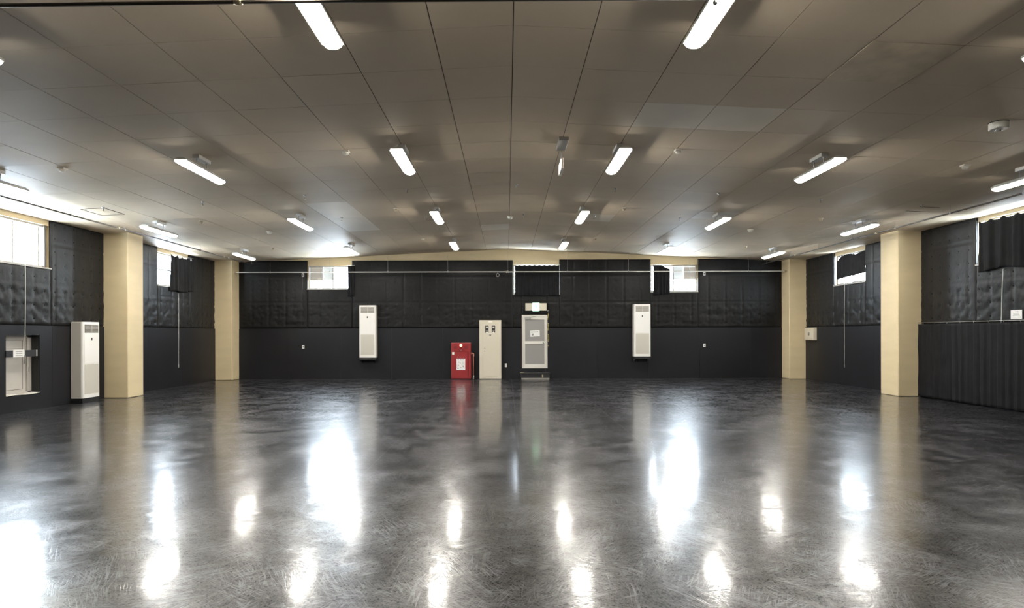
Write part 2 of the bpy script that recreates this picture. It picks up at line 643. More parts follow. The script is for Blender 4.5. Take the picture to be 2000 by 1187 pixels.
xs = [XJ[0] - 0.4, RIDGE_X, XJ[-1] + 0.4]
for x0, x1 in zip(xs, xs[1:]):
    mb.quad([(x0, REAR - 0.6, ceil_z(x0) + t), (x1, REAR - 0.6, ceil_z(x1) + t), (x1, BACK + 0.6, ceil_z(x1) + t), (x0, BACK + 0.6, ceil_z(x0) + t)], 3)
    mb.quad([(x0, REAR - 0.6, ceil_z(x0) + 0.2), (x1, REAR - 0.6, ceil_z(x1) + 0.2), (x1, BACK + 0.6, ceil_z(x1) + 0.2), (x0, BACK + 0.6, ceil_z(x0) + 0.2)], 3)
tag(mb.build('ceiling', ['ceiling', 'ceiling_new', 'ceiling_stain', 'ceiling_gap'], keep=True),
    'brown-grey boarded ceiling with thin dark joints and a low ridge', None, None, 'structure')

# ------------------------------------------------------------------ walls
wb = structural_wall('wall_back', 'back', LEFT - 0.3, RIGHT + 0.3, 'far wall with black padding over smooth black boards')
wl = structural_wall('wall_left', 'left', REAR, BACK + 0.05, 'left wall with black quilted padding over smooth black boards')
wr = structural_wall('wall_right', 'right', REAR, BACK + 0.05, 'right wall with black quilted padding over smooth black boards')
mb = MB()
mb.box(LEFT - 0.3, RIGHT + 0.3, REAR - 0.3, REAR, -0.1, 4.8)
tag(mb.build('wall_front', 'dark_wall', keep=True), 'dark wall behind the camera', None, None, 'structure')

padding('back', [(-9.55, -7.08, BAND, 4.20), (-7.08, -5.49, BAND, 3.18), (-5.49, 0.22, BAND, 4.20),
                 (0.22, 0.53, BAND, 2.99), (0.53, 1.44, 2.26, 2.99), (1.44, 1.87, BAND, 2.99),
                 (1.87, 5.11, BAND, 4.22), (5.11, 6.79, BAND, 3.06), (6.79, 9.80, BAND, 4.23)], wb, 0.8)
boards('back', -9.55, 9.80, [OPEN['back'][3]], wb, [-9.55 + 1.82 * k for k in range(1, 12)])
padding('left', [(REAR + 0.05, 11.84, BAND, 4.13), (11.84, 13.62, BAND, 3.05), (13.62, 15.42, BAND, 4.13),
                 (16.04, 17.79, BAND, 4.13), (17.79, 19.56, BAND, 3.02), (19.56, 21.27, BAND, 4.13)], wl, 1.0)
boards('left', REAR + 0.02, BACK, [OPEN['left'][2]], wl, [0.9 + 1.82 * k for k in range(0, 12)])
padding('right', [(REAR + 0.05, 11.79, BAND, 4.13), (11.79, 13.53, BAND, 3.07), (13.53, 15.34, BAND, 4.13),
                  (16.02, 17.72, BAND, 4.13), (17.72, 19.41, BAND, 3.07), (19.41, 21.24, BAND, 4.13)], wr, 1.0)
boards('right', REAR + 0.02, BACK, [], wr, [0.9 + 1.82 * k for k in range(0, 12)])

# ------------------------------------------------------------------ pillars


def pillar(x0, x1, y0, y1, label):
    mb = MB()
    mb.box(x0, x1, y0, y1, 0.0, 4.4, 0.022, 2)
    o = mb.build('pillar', 'concrete')
    tag(o, label, 'pillar', None, 'structure')
    return o


pillar(LEFT - 0.04, -9.5, 15.40, 16.06, 'beige concrete pillar on the left wall, the nearer one beside the floor air conditioner')
pillar(LEFT - 0.04, -9.5, 21.25, 21.85, 'beige concrete pillar in the far left corner')
pillar(9.755, RIGHT + 0.04, 15.32, 16.04, 'beige concrete pillar on the right wall, the nearer one beside the long black curtain')
pillar(9.755, RIGHT + 0.04, 21.22, 21.85, 'beige concrete pillar in the far right corner beside the small grey box')

# ------------------------------------------------------------------ windows


def window(n, side, u0, u1, z0, z1, label, mull=(), rails=(), frame='frame_grey', milky=None, louvre=None, channel=None):
    mp = wmap(side)
    root = bpy.data.objects.new('window_%d' % n, None)
    COL.objects.link(root)
    tag(root, label, 'window', None, 'structure')
    w = 0.045
    f = MB()
    f.mbox(mp, u0, u1, -0.22, -0.10, z0, z0 + w)
    f.mbox(mp, u0, u1, -0.22, -0.10, z1 - w, z1)
    f.mbox(mp, u0, u0 + w, -0.22, -0.10, z0 + w, z1 - w)
    f.mbox(mp, u1 - w, u1, -0.22, -0.10, z0 + w, z1 - w)
    for u in mull:
        f.mbox(mp, u - 0.022, u + 0.022, -0.20, -0.13, z0 + w, z1 - w)
    for (a, b, z) in rails:
        f.mbox(mp, a, b, -0.20, -0.13, z - 0.018, z + 0.018)
    f.build('window_frame', frame, root)
    g = MB()
    g.mbox(mp, u0 + w, u1 - w, -0.170, -0.164, z0 + w, z1 - w)
    g.build('pane', 'glass', root)
    s = MB()
    s.mbox(mp, u0 - 0.02, u1 + 0.02, -0.10, 0.012, z0 - 0.025, z0 + 0.004)
    s.build('sill', 'frame_grey', root)
    if channel:
        p = MB()
        p.mbox(mp, channel[0], channel[1], -0.13, -0.06, z0 + 0.004, z1)
        p.build('dark_channel', 'frame_dark', root)
    if milky:
        a, b, c, d = milky
        p = MB()
        p.mbox(mp, a, b, -0.160, -0.150, c, d)
        p.build('milky_panel', 'milky', root)
    if louvre:
        a, b, c, d = louvre
        p = MB()
        p.mbox(mp, a, b, -0.150, -0.120, c, d)
        p.build('vent_panel', 'grey_side', root)
        p = MB()
        p.mbox(mp, a - 0.02, b + 0.02, -0.12, -0.10, d - 0.05, d)
        p.mbox(mp, a - 0.02, a + 0.01, -0.12, -0.10, c, d)
        p.mbox(mp, b - 0.01, b + 0.02, -0.12, -0.10, c, d)
        p.mbox(mp, a - 0.02, b + 0.02, -0.12, -0.10, c, c + 0.02)
        p.mbox(mp, a + (b - a) * 0.6, b - 0.03, -0.12, -0.09, c + 0.02, c + 0.08)
        p.build('vent_frame', 'door_white', root)
    c = mp((u0 + u1) / 2, -0.16, z0)
    settle(root, c)
    # sampling portal in the opening: gives no light of its own, only tells the renderer where the sky comes in
    ld = bpy.data.lights.new('sky_portal', 'AREA')
    ld.shape = 'RECTANGLE'
    ld.size = abs(u1 - u0)
    ld.size_y = abs(z1 - z0)
    ld.cycles.is_portal = True
    lo = bpy.data.objects.new('sky_portal', ld)
    COL.objects.link(lo)
    lo.parent = root
    lo.location = mp((u0 + u1) / 2, -0.235, (z0 + z1) / 2) - root.location
    d = mp(0, 1, 0) - mp(0, 0, 0)
    lo.rotation_euler = d.to_track_quat('-Z', 'Z').to_euler()
    return root


window(1, 'back', *OPEN['back'][0], 'bright high window on the far wall, the left of the three, with a grey vent panel',
       mull=(-6.20,), milky=(-6.54, -6.22, 3.52, 3.96), louvre=(-7.0, -6.57, 3.50, 3.97))
window(2, 'back', *OPEN['back'][1], 'high window above the exit door, covered by a black curtain', mull=(1.05,))
window(3, 'back', *OPEN['back'][2], 'bright high window on the far wall, the right of the three, with a grey vent panel',
       mull=(5.95,), milky=(5.98, 6.30, 3.52, 3.97), louvre=(6.32, 6.73, 3.51, 3.97))
window(4, 'left', *OPEN['left'][0], 'large bright uncovered window high on the left wall above the small hatch', mull=(12.72, 13.42), channel=(13.50, 13.555))
window(5, 'left', *OPEN['left'][1], 'bright window high on the left wall half covered by a bunched black curtain', mull=(18.67,), rails=((17.8, 19.5, 3.52),))
window(6, 'right', *OPEN['right'][0], 'window high on the right wall hidden behind a broad black curtain', mull=(12.66,), frame='frame_dark')
window(7, 'right', *OPEN['right'][1], 'window high on the right wall with a bright strip under a short black curtain', mull=(18.57,), frame='frame_dark')

# ------------------------------------------------------------------ curtains


def curtain(name, side, u0, u1, top, bot, folds, amp, d0, label, cat='curtain', seed=1, rail=True, railz=None, flare=0.0, hooks=0, nz=24):
    """top(s), bot(s): heights over s in 0..1; hanging folds deepen towards the hem"""
    mp = wmap(side)
    rnd = random.Random(seed)
    ph = [rnd.uniform(0, 6.28) for _ in range(4)]
    root = thing(name, label, cat)
    mb = MB()
    nu = max(24, int(folds * 14))

    def fn(s, t):
        zt, zb = top(s), bot(s)
        z = zt + (zb - zt) * t
        wob = s * folds * 2 * math.pi + 0.9 * math.sin(s * 5 + ph[0]) + 0.5 * t * math.sin(s * 9 + ph[1])
        d = d0 + amp * (0.35 + 0.65 * t) * (math.sin(wob) + 0.35 * math.sin(2.3 * wob + ph[2]))
        d += 0.012 * noise.noise(Vector((s * 8 + seed, t * 5, 0.3)))
        u = u0 + (u1 - u0) * s + flare * t * (s - 0.5)
        return mp(u, d, z)
    mb.grid(fn, nu, nz)
    cl = mb.build('cloth', 'cloth', root)
    so = cl.modifiers.new('thick', 'SOLIDIFY')
    so.thickness = 0.006
    if rail:
        z = railz if railz is not None else max(top(0), top(1)) + 0.015
        r = MB()
        r.tube([mp(u0 - 0.03, d0, z), mp(u1 + 0.03, d0, z)], 0.008, 8)
        r.build('rail', 'steel', root)
        for k in range(hooks):
            s = (k + 0.5) / hooks
            h = MB()
            u = u0 + (u1 - u0) * s
            h.tube([mp(u, d0, z), mp(u, d0 + 0.01, (z + top(s)) / 2), mp(u, d0, top(s) - 0.01)], 0.005, 6)
            h.build('hook', 'steel', root)
    settle(root, mp((u0 + u1) / 2, d0, min(bot(0), bot(1))))
    return root


def const(v):
    return lambda s: v


def scallop(z, n, a):
    return lambda s: z - a * abs(math.sin(math.pi * s * n)) ** 0.7


curtain('window_curtain', 'back', -5.62, -5.41, const(4.00), const(2.92), 2.5, 0.02, 0.045,
        'narrow black curtain gathered at the right side of the left far-wall window', seed=2)
curtain('window_curtain', 'back', 0.285, 1.86, scallop(4.025, 9, 0.035), const(2.92), 9, 0.018, 0.045,
        'black curtain drawn across the window above the exit door', seed=3, railz=4.03, hooks=9)
curtain('window_curtain', 'back', 5.185, 5.78, lambda s: 4.005 - 0.16 * max(0, s - 0.45) ** 1.0 * 1.6, lambda s: 2.93 + 0.06 * s, 4.5, 0.025, 0.045,
        'black curtain drawn to the left side of the right far-wall window', seed=4, railz=4.02)
curtain('window_curtain', 'left', 18.36, 19.63, scallop(4.0, 4, 0.075), lambda s: 2.88 + 0.05 * s + 0.02 * math.sin(s * 9), 5, 0.05, 0.075,
        'bunched black curtain over half of the bright left window beyond the pillar', seed=5, railz=4.01, hooks=5)
curtain('window_curtain', 'right', 11.3, 13.36, scallop(4.0, 6, 0.05), lambda s: 2.92 + 0.03 * math.sin(s * 11), 6, 0.035, 0.065,
        'broad black curtain over the nearer right window', seed=6, railz=4.015, hooks=6)
curtain('window_curtain', 'right', 17.76, 19.33, lambda s: 3.985 - 0.05 * math.sin(math.pi * s * 1.6) ** 2 - 0.14 * max(0, s - 0.8) * 5 * (s - 0.8) * 5, lambda s: 3.34 - 0.07 * s, 5, 0.016, -0.055,
        'short sagging black curtain over the upper part of the farther right window', seed=7, railz=4.0, hooks=10)
curtain('wall_curtain', 'right', 9.6, 15.33, const(1.80), const(0.015), 26, 0.022, 0.075,
        'long gathered black curtain hanging along the lower right wall to the floor', seed=8, railz=1.835, hooks=14, nz=30)

# ------------------------------------------------------------------ fluorescent lights


def make_light(label):
    root = thing('ceiling_light', label, 'light', 'pendant fluorescent ceiling lights')
    L2 = 0.625
    mb = MB()
    prof = [(-0.040, 0), (0.040, 0), (0.098, -0.040), (0.104, -0.067), (0.097, -0.067), (0.090, -0.045), (-0.090, -0.045), (-0.097, -0.067), (-0.104, -0.067), (-0.098, -0.040)]
    mb.prism(prof, lambda a, b, t: (a, t, -0.16 + b), -L2, L2)
    mb.build('housing', 'housing', root)
    mb = MB()
    n = 10
    poly = [(-0.088, 0)] + [(-0.088 * math.cos(math.pi * k / n), -0.010 - 0.050 * math.sin(math.pi * k / n)) for k in range(n + 1)] + [(0.088, 0)]
    mb.prism(poly, lambda a, b, t: (a, t, -0.206 + b), -L2 + 0.02, L2 - 0.02)
    mb.build('diffuser', 'tube', root)
    for s in (-1, 1):
        mb = MB()
        poly = [(-0.088, 0.004)] + [(-0.088 * math.cos(math.pi * k / n), -0.010 - 0.052 * math.sin(math.pi * k / n)) for k in range(n + 1)] + [(0.088, 0.004)]
        mb.prism(poly, lambda a, b, t: (a, t, -0.206 + b), s * (L2 - 0.02), s * (L2 + 0.002))
        mb.build('end_cap', 'tube_end', root)
    mb = MB()
    mb.box(-0.055, 0.055, -0.19, 0.19, -0.055, 0.004, 0.008)
    mb.build('ceiling_box', 'housing', root)
    for s in (-1, 1):
        mb = MB()
        mb.tube([(0, s * 0.15, -0.05), (0, s * 0.15, -0.165)], 0.008, 8)
        mb.lathe((0, s * 0.15, -0.075), [(0.012, 0), (0.016, 0.02)], seg=10)
        mb.build('hanger_rod', 'steel', root)
    return root


LX = {'outer left': -8.10, 'middle left': -4.80, 'inner left': -1.62, 'inner right': 1.757, 'middle right': 4.92, 'outer right': 8.22}
LY = [5.13, 9.68, 14.34, 18.97]
ORD = {'inner': ['nearest', 'second', 'third', 'farthest'], 'middle': ['nearest', 'second', 'third', 'farthest'], 'outer': [None, 'nearest', 'second', 'farthest']}
ROWN = {'outer left': 'in the row along the left wall', 'middle left': 'in the row left of middle', 'inner left': 'in the row just left of the ridge',
        'inner right': 'in the row just right of the ridge', 'middle right': 'in the row right of middle', 'outer right': 'in the row along the right wall'}
light0 = None
for row, x in LX.items():
    for k, y in enumerate(LY):
        word = ORD[row.split()[0]][k]
        if word is None:
            continue
        lab = 'lit pendant fluorescent light, the %s one %s' % (word, ROWN[row])
        loc = (x, y, ceil_z(x))
        if light0 is None:
            light0 = make_light(lab)
            light0.location = loc
        else:
            dup(light0, loc, 0, lab)

# ------------------------------------------------------------------ hanging pipes


def hung_pipe(name, pts, r, hangers, label, m='steel', ends=(), zc=None):
    root = thing(name, label, 'pipe')
    mb = MB()
    mb.tube(pts, r, 12)
    mb.build('pipe', m, root)
    for (p, top) in hangers:
        h = MB()
        h.tube([(p[0], p[1], p[2] + r), (p[0], p[1], top)], 0.0035, 6)
        h.lathe((p[0], p[1], p[2] - r * 1.3), [(r * 0.8, 0), (r * 1.35, r * 0.7), (r * 1.35, r * 1.9), (r * 0.5, r * 3.0), (0.008, r * 4.2)], seg=10)
        h.build('hanger', 'steel', root)
    for e in ends:
        b = MB()
        b.lathe(e[0], [(r * 1.5, -0.03), (r * 1.7, 0.0), (r * 1.5, 0.03)], axis=e[1], seg=12)
        b.build('coupling', 'steel' if m == 'steel' else 'brass', root)
    settle(root, Vector(pts[0]))
    return root


for side, x, y0 in (('left', -8.85, 5.0), ('right', 9.02, 5.0)):
    zc = ceil_z(x)
    zp = zc - 0.16
    ys = [12.48 - 1.765 * k for k in range(4, 0, -1)] + [12.48 + 1.765 * k for k in range(0, 6)]
    ys = [y for y in ys if 5.2 < y < 21.6]
    hung_pipe('curtain_pipe', [(x, y0, zp), (x, 21.7, zp)], 0.017,
              [((x, y, zp), ceil_z(x) + 0.005) for y in ys],
              'long thin steel pipe hung under the ceiling along the %s wall' % side,
              'dark_pipe',
              [((x, 14.0 if side == 'left' else 15.0, zp), (0, 1, 0)), ((x, 19.2, zp), (0, 1, 0))])
zb = 3.745
bx = [-8.24, -6.17, -4.14, -2.05, 0.04, 2.12, 4.24, 6.37, 8.42]
hung_pipe('curtain_pipe', [(-9.5, 21.4, zb - 0.03), (-9.46, 21.4, zb), (9.72, 21.4, zb), (9.76, 21.4, zb)], 0.019,
          [((x, 21.4, zb), ceil_z(x) + 0.005) for x in bx],
          'pale steel pipe hung across the far wall from pillar to pillar', 'alu',
          [((-9.44, 21.4, zb), (1, 0, 0)), ((9.70, 21.4, zb), (1, 0, 0)), ((-0.02, 21.4, zb), (1, 0, 0))])
zf = CAM_H + (648.0 / 1200) * 4.7
hung_pipe('curtain_pipe', [(-8.6, 4.7, zf - 0.055), (-3.9, 4.7, zf - 0.018), (-1.2, 4.7, zf + 0.012), (3.0, 4.7, zf + 0.03)], 0.014,
          [((x, 4.7, zf - 0.01), ceil_z(x) + 0.005) for x in (-7.0, -5.2, 1.6)],
          'dark pipe crossing under the ceiling at the top left of the view', 'dark_pipe',
          [((-2.05, 4.7, zf + 0.003), (1, 0, 0))])

# ------------------------------------------------------------------ things on the ceiling


def make_heat_detector():
    root = thing('heat_detector', 'x', 'detector', 'square-based heat detectors on the ceiling')
    mb = MB(); mb.box(-0.055, 0.055, -0.055, 0.055, -0.025, 0.004, 0.006); mb.build('base', 'detector', root)
    mb = MB(); mb.lathe((0, 0, 0), [(0.046, -0.02), (0.046, -0.05), (0.034, -0.062), (0.012, -0.07)], seg=18); mb.build('sensor', 'detector', root)
    return root


def make_sprinkler():
    root = thing('sprinkler', 'x', 'sprinkler', 'pendent sprinkler heads on the ceiling')
    mb = MB(); mb.lathe((0, 0, 0), [(0.034, 0.004), (0.034, -0.006), (0.014, -0.010), (0.012, -0.045), (0.016, -0.05)], seg=14); mb.build('stem', 'steel', root)
    mb = MB(); mb.lathe((0, 0, 0), [(0.004, -0.05), (0.005, -0.07), (0.022, -0.073), (0.022, -0.077), (0.004, -0.078)], seg=14)
    mb.tube([(-0.012, 0, -0.05), (-0.014, 0, -0.062), (-0.003, 0, -0.072)], 0.003, 6)
    mb.tube([(0.012, 0, -0.05), (0.014, 0, -0.062), (0.003, 0, -0.072)], 0.003, 6)
    mb.build('deflector', 'brass', root)
    return root


def make_smoke_detector():
    root = thing('smoke_detector', 'x', 'detector', 'round white smoke detectors on the ceiling')
    mb = MB(); mb.lathe((0, 0, 0), [(0.075, 0.004), (0.078, -0.02), (0.070, -0.034)], seg=24); mb.build('base', 'detector', root)
    mb = MB(); mb.lathe((0, 0, 0), [(0.058, -0.034), (0.058, -0.052), (0.044, -0.066), (0.010, -0.070)], seg=24); mb.build('sensor', 'ivory', root)
    return root


def make_cone():
    root = thing('ceiling_sensor', 'x', 'sensor', 'small cone-shaped sensors on the ceiling')
    mb = MB(); mb.lathe((0, 0, 0), [(0.052, 0.004), (0.050, -0.018)], seg=18); mb.build('base', 'detector', root)
    mb = MB(); mb.lathe((0, 0, 0), [(0.040, -0.018), (0.026, -0.055), (0.020, -0.066), (0.006, -0.068)], seg=18); mb.build('sensor', 'brass', root)
    return root


def spread(maker, items):
    first = None
    for (x, y, lab) in items:
        loc = (x, y, ceil_z(x))
        if first is None:
            first = maker()
            first['label'] = lab
            first.location = loc
        else:
            dup(first, loc, 0, lab)


spread(make_heat_detector, [
    (-7.12, 9.85, 'square-based heat detector, farthest left of the near row of four'),
    (-2.53, 9.68, 'square-based heat detector left of the ridge beside the second light'),
    (2.70, 9.66, 'square-based heat detector right of the ridge beside the second light'),
    (7.31, 9.79, 'square-based heat detector, farthest right of the near row of four')])
spread(make_smoke_detector, [
    (0.09, 15.8, 'round white smoke detector on the ceiling ridge'),
    (-6.25, 16.19, 'round white smoke detector on the left half of the ceiling'),
    (6.38, 16.07, 'round white smoke detector on the right half of the ceiling')])
spread(make_cone, [
    (-7.18, 14.44, 'small cone sensor on the left of the ceiling beyond the hatch outline'),
    (-2.55, 14.13, 'small cone sensor left of the ridge, level with the third lights'),
    (2.70, 14.13, 'small cone sensor right of the ridge, level with the third lights'),
    (7.32, 14.31, 'small cone sensor on the right of the ceiling, level with the third lights'),
    (-7.21, 18.94, 'small cone sensor far back on the left beside the last outer light'),
    (-2.55, 18.69, 'small cone sensor far back just left of the ridge'),
    (2.69, 18.58, 'small cone sensor far back just right of the ridge'),
    (7.31, 18.77, 'small cone sensor far back on the right beside the last outer light')])
spread(make_sprinkler, [
    (-6.22, 12.58, 'sprinkler head in the near row, first from the left'),
    (-4.09, 12.46, 'sprinkler head in the near row, second from the left'),
    (-2.00, 12.38, 'sprinkler head in the near row beside the inner left lights'),
    (0.20, 12.38, 'sprinkler head in the near row at the ridge'),
    (2.18, 12.33, 'sprinkler head in the near row beside the inner right lights'),
    (4.27, 12.36, 'sprinkler head in the near row, second from the right'),
    (6.38, 12.48, 'sprinkler head in the near row, first from the right'),
    (-8.29, 12.63, 'sprinkler head in the middle of the left ceiling hatch'),
    (8.49, 12.55, 'sprinkler head beside the right ceiling hatch'),
    (-4.00, 14.89, 'sprinkler head on the pale replaced ceiling boards'),
    (-2.01, 15.31, 'sprinkler head beside the third inner left light'),
    (0.42, 15.40, 'sprinkler head just right of the ridge smoke detector'),
    (2.17, 15.16, 'sprinkler head beside the third inner right light'),
    (4.23, 14.98, 'sprinkler head beside the third middle right light')])

# big round detector on the right, near
root = thing('ceiling_detector', 'large drum-shaped white detector on the near right of the ceiling', 'detector')
mb = MB(); mb.lathe((0, 0, 0), [(0.112, 0.004), (0.112, -0.006)], seg=32); mb.build('backplate', 'slot', root)
mb = MB(); mb.lathe((0, 0, 0), [(0.108, -0.006), (0.108, -0.082), (0.098, -0.090)], seg=32); mb.build('body', 'ivory', root)
mb = MB(); mb.lathe((0, 0, 0), [(0.045, -0.090), (0.040, -0.104), (0.012, -0.110)], seg=24); mb.build('sensor', 'chrome', root)
root.location = (6.37, 7.95, ceil_z(6.37))

# access hatches in the ceiling


def ceiling_hatch(x0, x1, y0, y1, label, long_sides):
    root = thing('ceiling_hatch', label, 'hatch')
    w, t = 0.012, 0.006
    def strip(a, b, c, d):
        mb = MB()
        P = []
        for z in (0.004, -t):
            P += [[(a, c, ceil_z(a) + z), (b, c, ceil_z(b) + z), (b, d, ceil_z(b) + z), (a, d, ceil_z(a) + z)]]
        A = [mb.bm.verts.new(p) for p in P[0]]; B = [mb.bm.verts.new(p) for p in P[1]]
        mb.bm.faces.new(A); mb.bm.faces.new(B[::-1])
        for i in range(4):
            mb.bm.faces.new((A[i], A[(i + 1) % 4], B[(i + 1) % 4], B[i]))
        mb.build('edge_strip', 'dark_pipe', root)
    strip(x0, x1, y0, y0 + w); strip(x0, x1, y1 - w, y1)
    if long_sides:
        strip(x0, x0 + w, y0 + w, y1 - w); strip(x1 - w, x1, y0 + w, y1 - w)
    settle(root, ((x0 + x1) / 2, (y0 + y1) / 2, ceil_z((x0 + x1) / 2)))


ceiling_hatch(-8.80, -8.30, 12.68, 13.36, 'square access hatch outlined in dark metal on the left of the ceiling', True)
ceiling_hatch(8.56, 8.98, 12.72, 13.17, 'access hatch marked by two dark strips on the right of the ceiling', False)

# hanging exit sign seen edge-on
root = thing('hanging_sign', 'slim lit sign hung from a metal bracket near the ridge, seen edge-on', 'sign')
sx_, sy_ = 0.87, 9.55
zc = ceil_z(sx_)
mb = MB(); mb.box(sx_ - 0.075, sx_ + 0.075, 9.28, 9.82, zc - 0.055, zc + 0.004, 0.008); mb.build('bracket', 'steel', root)
mb = MB(); mb.tube([(sx_ + 0.0, 9.80, zc - 0.05), (sx_ + 0.0, 9.80, 4.32)], 0.008, 8); mb.build('rod', 'steel', root)
mb = MB(); mb.box(sx_ - 0.014, sx_ + 0.022, 9.58, 10.05, 4.165, 4.335, 0.004); mb.build('sign_body', 'ivory', root)
mb = MB(); mb.box(sx_ - 0.019, sx_ - 0.0135, 9.60, 10.03, 4.18, 4.32); mb.build('lit_panel', 'sign_white', root)
settle(root, (sx_, 9.8, zc))

# ------------------------------------------------------------------ air conditioners


def aircon(label, w, h, dep, wall):
    """local: back at y=0, front at y=-dep, base of the casing at z=0"""
    root = thing('air_conditioner', label, 'air conditioner', 'white upright air conditioners')
    x0, x1 = -w / 2, w / 2
    c = 0.035
    mb = MB()
    poly = [(x0, 0), (x0, -dep + c), (x0 + 0.012, -dep + 0.012), (x0 + c, -dep), (x1 - c, -dep), (x1 - 0.012, -dep + 0.012), (x1, -dep + c), (x1, 0)]
    mb.prism(poly, lambda a, b, t: (a, b, t), 0.0, h)
    bmesh.ops.bevel(mb.bm, geom=[e for e in mb.bm.edges if all(v.co.z > h - 1e-4 for v in e.verts)], offset=0.008, segments=2, affect='EDGES')
    mb.build('casing', 'white', root)
    for s in (-1, 1):
        mb = MB()
        mb.box(s * (w / 2 - 0.001), s * (w / 2 + 0.003), -dep + c + 0.01, -0.01, 0.02, h - 0.02)
        mb.build('side_panel', 'grey_side', root)
    # air outlet with slats
    zt, zb_ = h * 0.965, h * 0.855
    ox0, ox1 = x0 + w * 0.11, x1 - w * 0.11
    mb = MB(); mb.box(ox0, ox1, -dep - 0.003, -dep + 0.02, zb_, zt); out = mb.build('air_outlet', 'slot' if wall == 'left' else 'outlet_grey', root)
    n = 7
    for k in range(n):
        z = zb_ + (zt - zb_) * (k + 0.5) / n
        mb = MB(); mb.quad([(ox0 + 0.005, -dep - 0.004, z - 0.009), (ox1 - 0.005, -dep - 0.004, z - 0.009), (ox1 - 0.005, -dep - 0.012, z + 0.006), (ox0 + 0.005, -dep - 0.012, z + 0.006)])
        s = mb.build('slat', 'slat', out)
        s.modifiers.new('thick', 'SOLIDIFY').thickness = 0.003
    mb = MB(); mb.box(-0.006, 0.006, -dep - 0.013, -dep, zb_, zt); mb.build('centre_fin', 'slat', out)
    # front panel seams, control window, intake
    mb = MB(); mb.box(x0 + w * 0.09, x1 - w * 0.09, -dep - 0.006, -dep + 0.01, h * 0.45, h * 0.845, 0.004); mb.build('front_panel', 'white', root)
    mb = MB(); mb.box(-0.018, 0.018, -dep - 0.011, -dep - 0.004, h * 0.755, h * 0.79, 0.003); mb.build('control_window', 'slot', root)
    mb = MB(); mb.box(x0 + w * 0.10, x1 - w * 0.10, -dep - 0.004, -dep + 0.01, h * 0.05, h * 0.44)
    g = mb.build('intake_grille', 'grille', root)
    mb = MB()
    for k in range(30):
        z = h * 0.055 + (h * 0.38) * k / 29
        mb.box(x0 + w * 0.11, x1 - w * 0.11, -dep - 0.0065, -dep - 0.003, z - 0.003, z + 0.003)
    mb.build('grille_bars', 'grey_side', g)
    return root


def ac_base(root, w, dep, h):
    mb = MB(); mb.box(-w / 2 + 0.01, w / 2 - 0.02, -dep + 0.02, 0.0, -h, 0.0); mb.build('plinth', 'black', root)


def ac_bracket(root, w, dep, pale):
    mb = MB(); mb.box(-w / 2 + 0.01, w / 2 - 0.01, -dep + 0.01, 0.0, -0.085, -0.002); mb.build('support_tray', 'black', root)
    for s in (-1, 1):
        mb = MB()
        x = s * (w / 2 - 0.05)
        mb.prism([(-dep + 0.03, -0.085), (0.0, -0.085), (0.0, -0.19)], lambda a, b, t: (t, a, b), x - 0.012, x + 0.012)
        mb.build('bracket', 'steel' if pale else 'black', root)


a = aircon('white floor-standing air conditioner on a black plinth against the left wall', 0.60, 1.775, 0.27, 'left')
ac_base(a, 0.60, 0.27, 0.115)
a.location = (LEFT + 0.028, 14.50, 0.116)
a.rotation_euler = (0, 0, math.pi / 2)
a = aircon('white air conditioner bracketed on the far wall left of the red cabinet', 0.585, 1.83, 0.28, 'back')
ac_bracket(a, 0.585, 0.28, False)
a.location = (-4.88, BACK - 0.02, 0.766)
a = aircon('white air conditioner bracketed on the far wall right of the exit door', 0.585, 1.825, 0.28, 'back')
ac_bracket(a, 0.585, 0.28, True)
a.location = (4.742, BACK - 0.02, 0.785)

# ------------------------------------------------------------------ red hydrant cabinet
Yf = BACK - 0.30            # its front face
root = thing('hydrant_cabinet', 'red fire hydrant cabinet with a glowing alarm lamp standing at the far wall', 'fire cabinet')
x0, x1 = -1.955, -1.262
mb = MB(); mb.box(x0, x1, Yf, BACK - 0.014, 0.02, 1.275, 0.008); mb.build('cabinet_body', 'red', root)
mb = MB(); mb.box(x0 + 0.02, x1 - 0.02, Yf + 0.03, BACK - 0.014, 0.0, 0.03); mb.build('base', 'slot', root)
mb = MB(); mb.box(x0 + 0.015, x1 - 0.015, Yf - 0.012, Yf + 0.004, 0.965, 1.262, 0.004); alarm = mb.build('alarm_panel', 'red', root)
mb = MB(); mb.box(x0 + 0.015, x1 - 0.105, Yf - 0.014, Yf + 0.004, 0.05, 0.955, 0.004); door = mb.build('door', 'red', root)
mb = MB(); mb.box(x1 - 0.072, x1 - 0.015, Yf - 0.012, Yf + 0.004, 0.05, 0.955, 0.004); mb.build('edge_panel', 'red', root)
mb = MB(); mb.box(x1 - 0.104, x1 - 0.073, Yf - 0.003, Yf + 0.004, 0.05, 0.955); mb.build('door_gap', 'dark_red', root)
cx = (x0 + x1) / 2
for s in (-1, 1):
    mb = MB(); mb.lathe((cx + s * 0.185, Yf - 0.012, 1.115), [(0.062, 0), (0.062, 0.004), (0.056, 0.007), (0.050, 0.004), (0.044, 0.007), (0.036, 0.004), (0.028, 0.007), (0.02, 0.004), (0.012, 0.007)], axis=(0, -1, 0), seg=24)
    mb.build('sounder_grille', 'mid_red', alarm)
mb = MB(); mb.lathe((cx + 0.0, Yf - 0.012, 1.185), [(0.050, 0), (0.048, 0.03), (0.034, 0.055), (0.010, 0.062)], axis=(0, -1, 0), seg=20); tag(mb.build('alarm_lamp', 'alarm', alarm), 'glowing red alarm lamp')
mb = MB(); mb.lathe((cx + 0.0, Yf - 0.012, 1.045), [(0.066, 0), (0.066, 0.012), (0.048, 0.014), (0.045, 0.008), (0.02, 0.008)], axis=(0, -1, 0), seg=24); mb.build('call_button', 'dark_red', alarm)
mb = MB(); mb.box(x0 + 0.04, x0 + 0.115, Yf - 0.018, Yf - 0.012, 0.855, 0.95, 0.002); mb.build('door_latch', 'white', door)
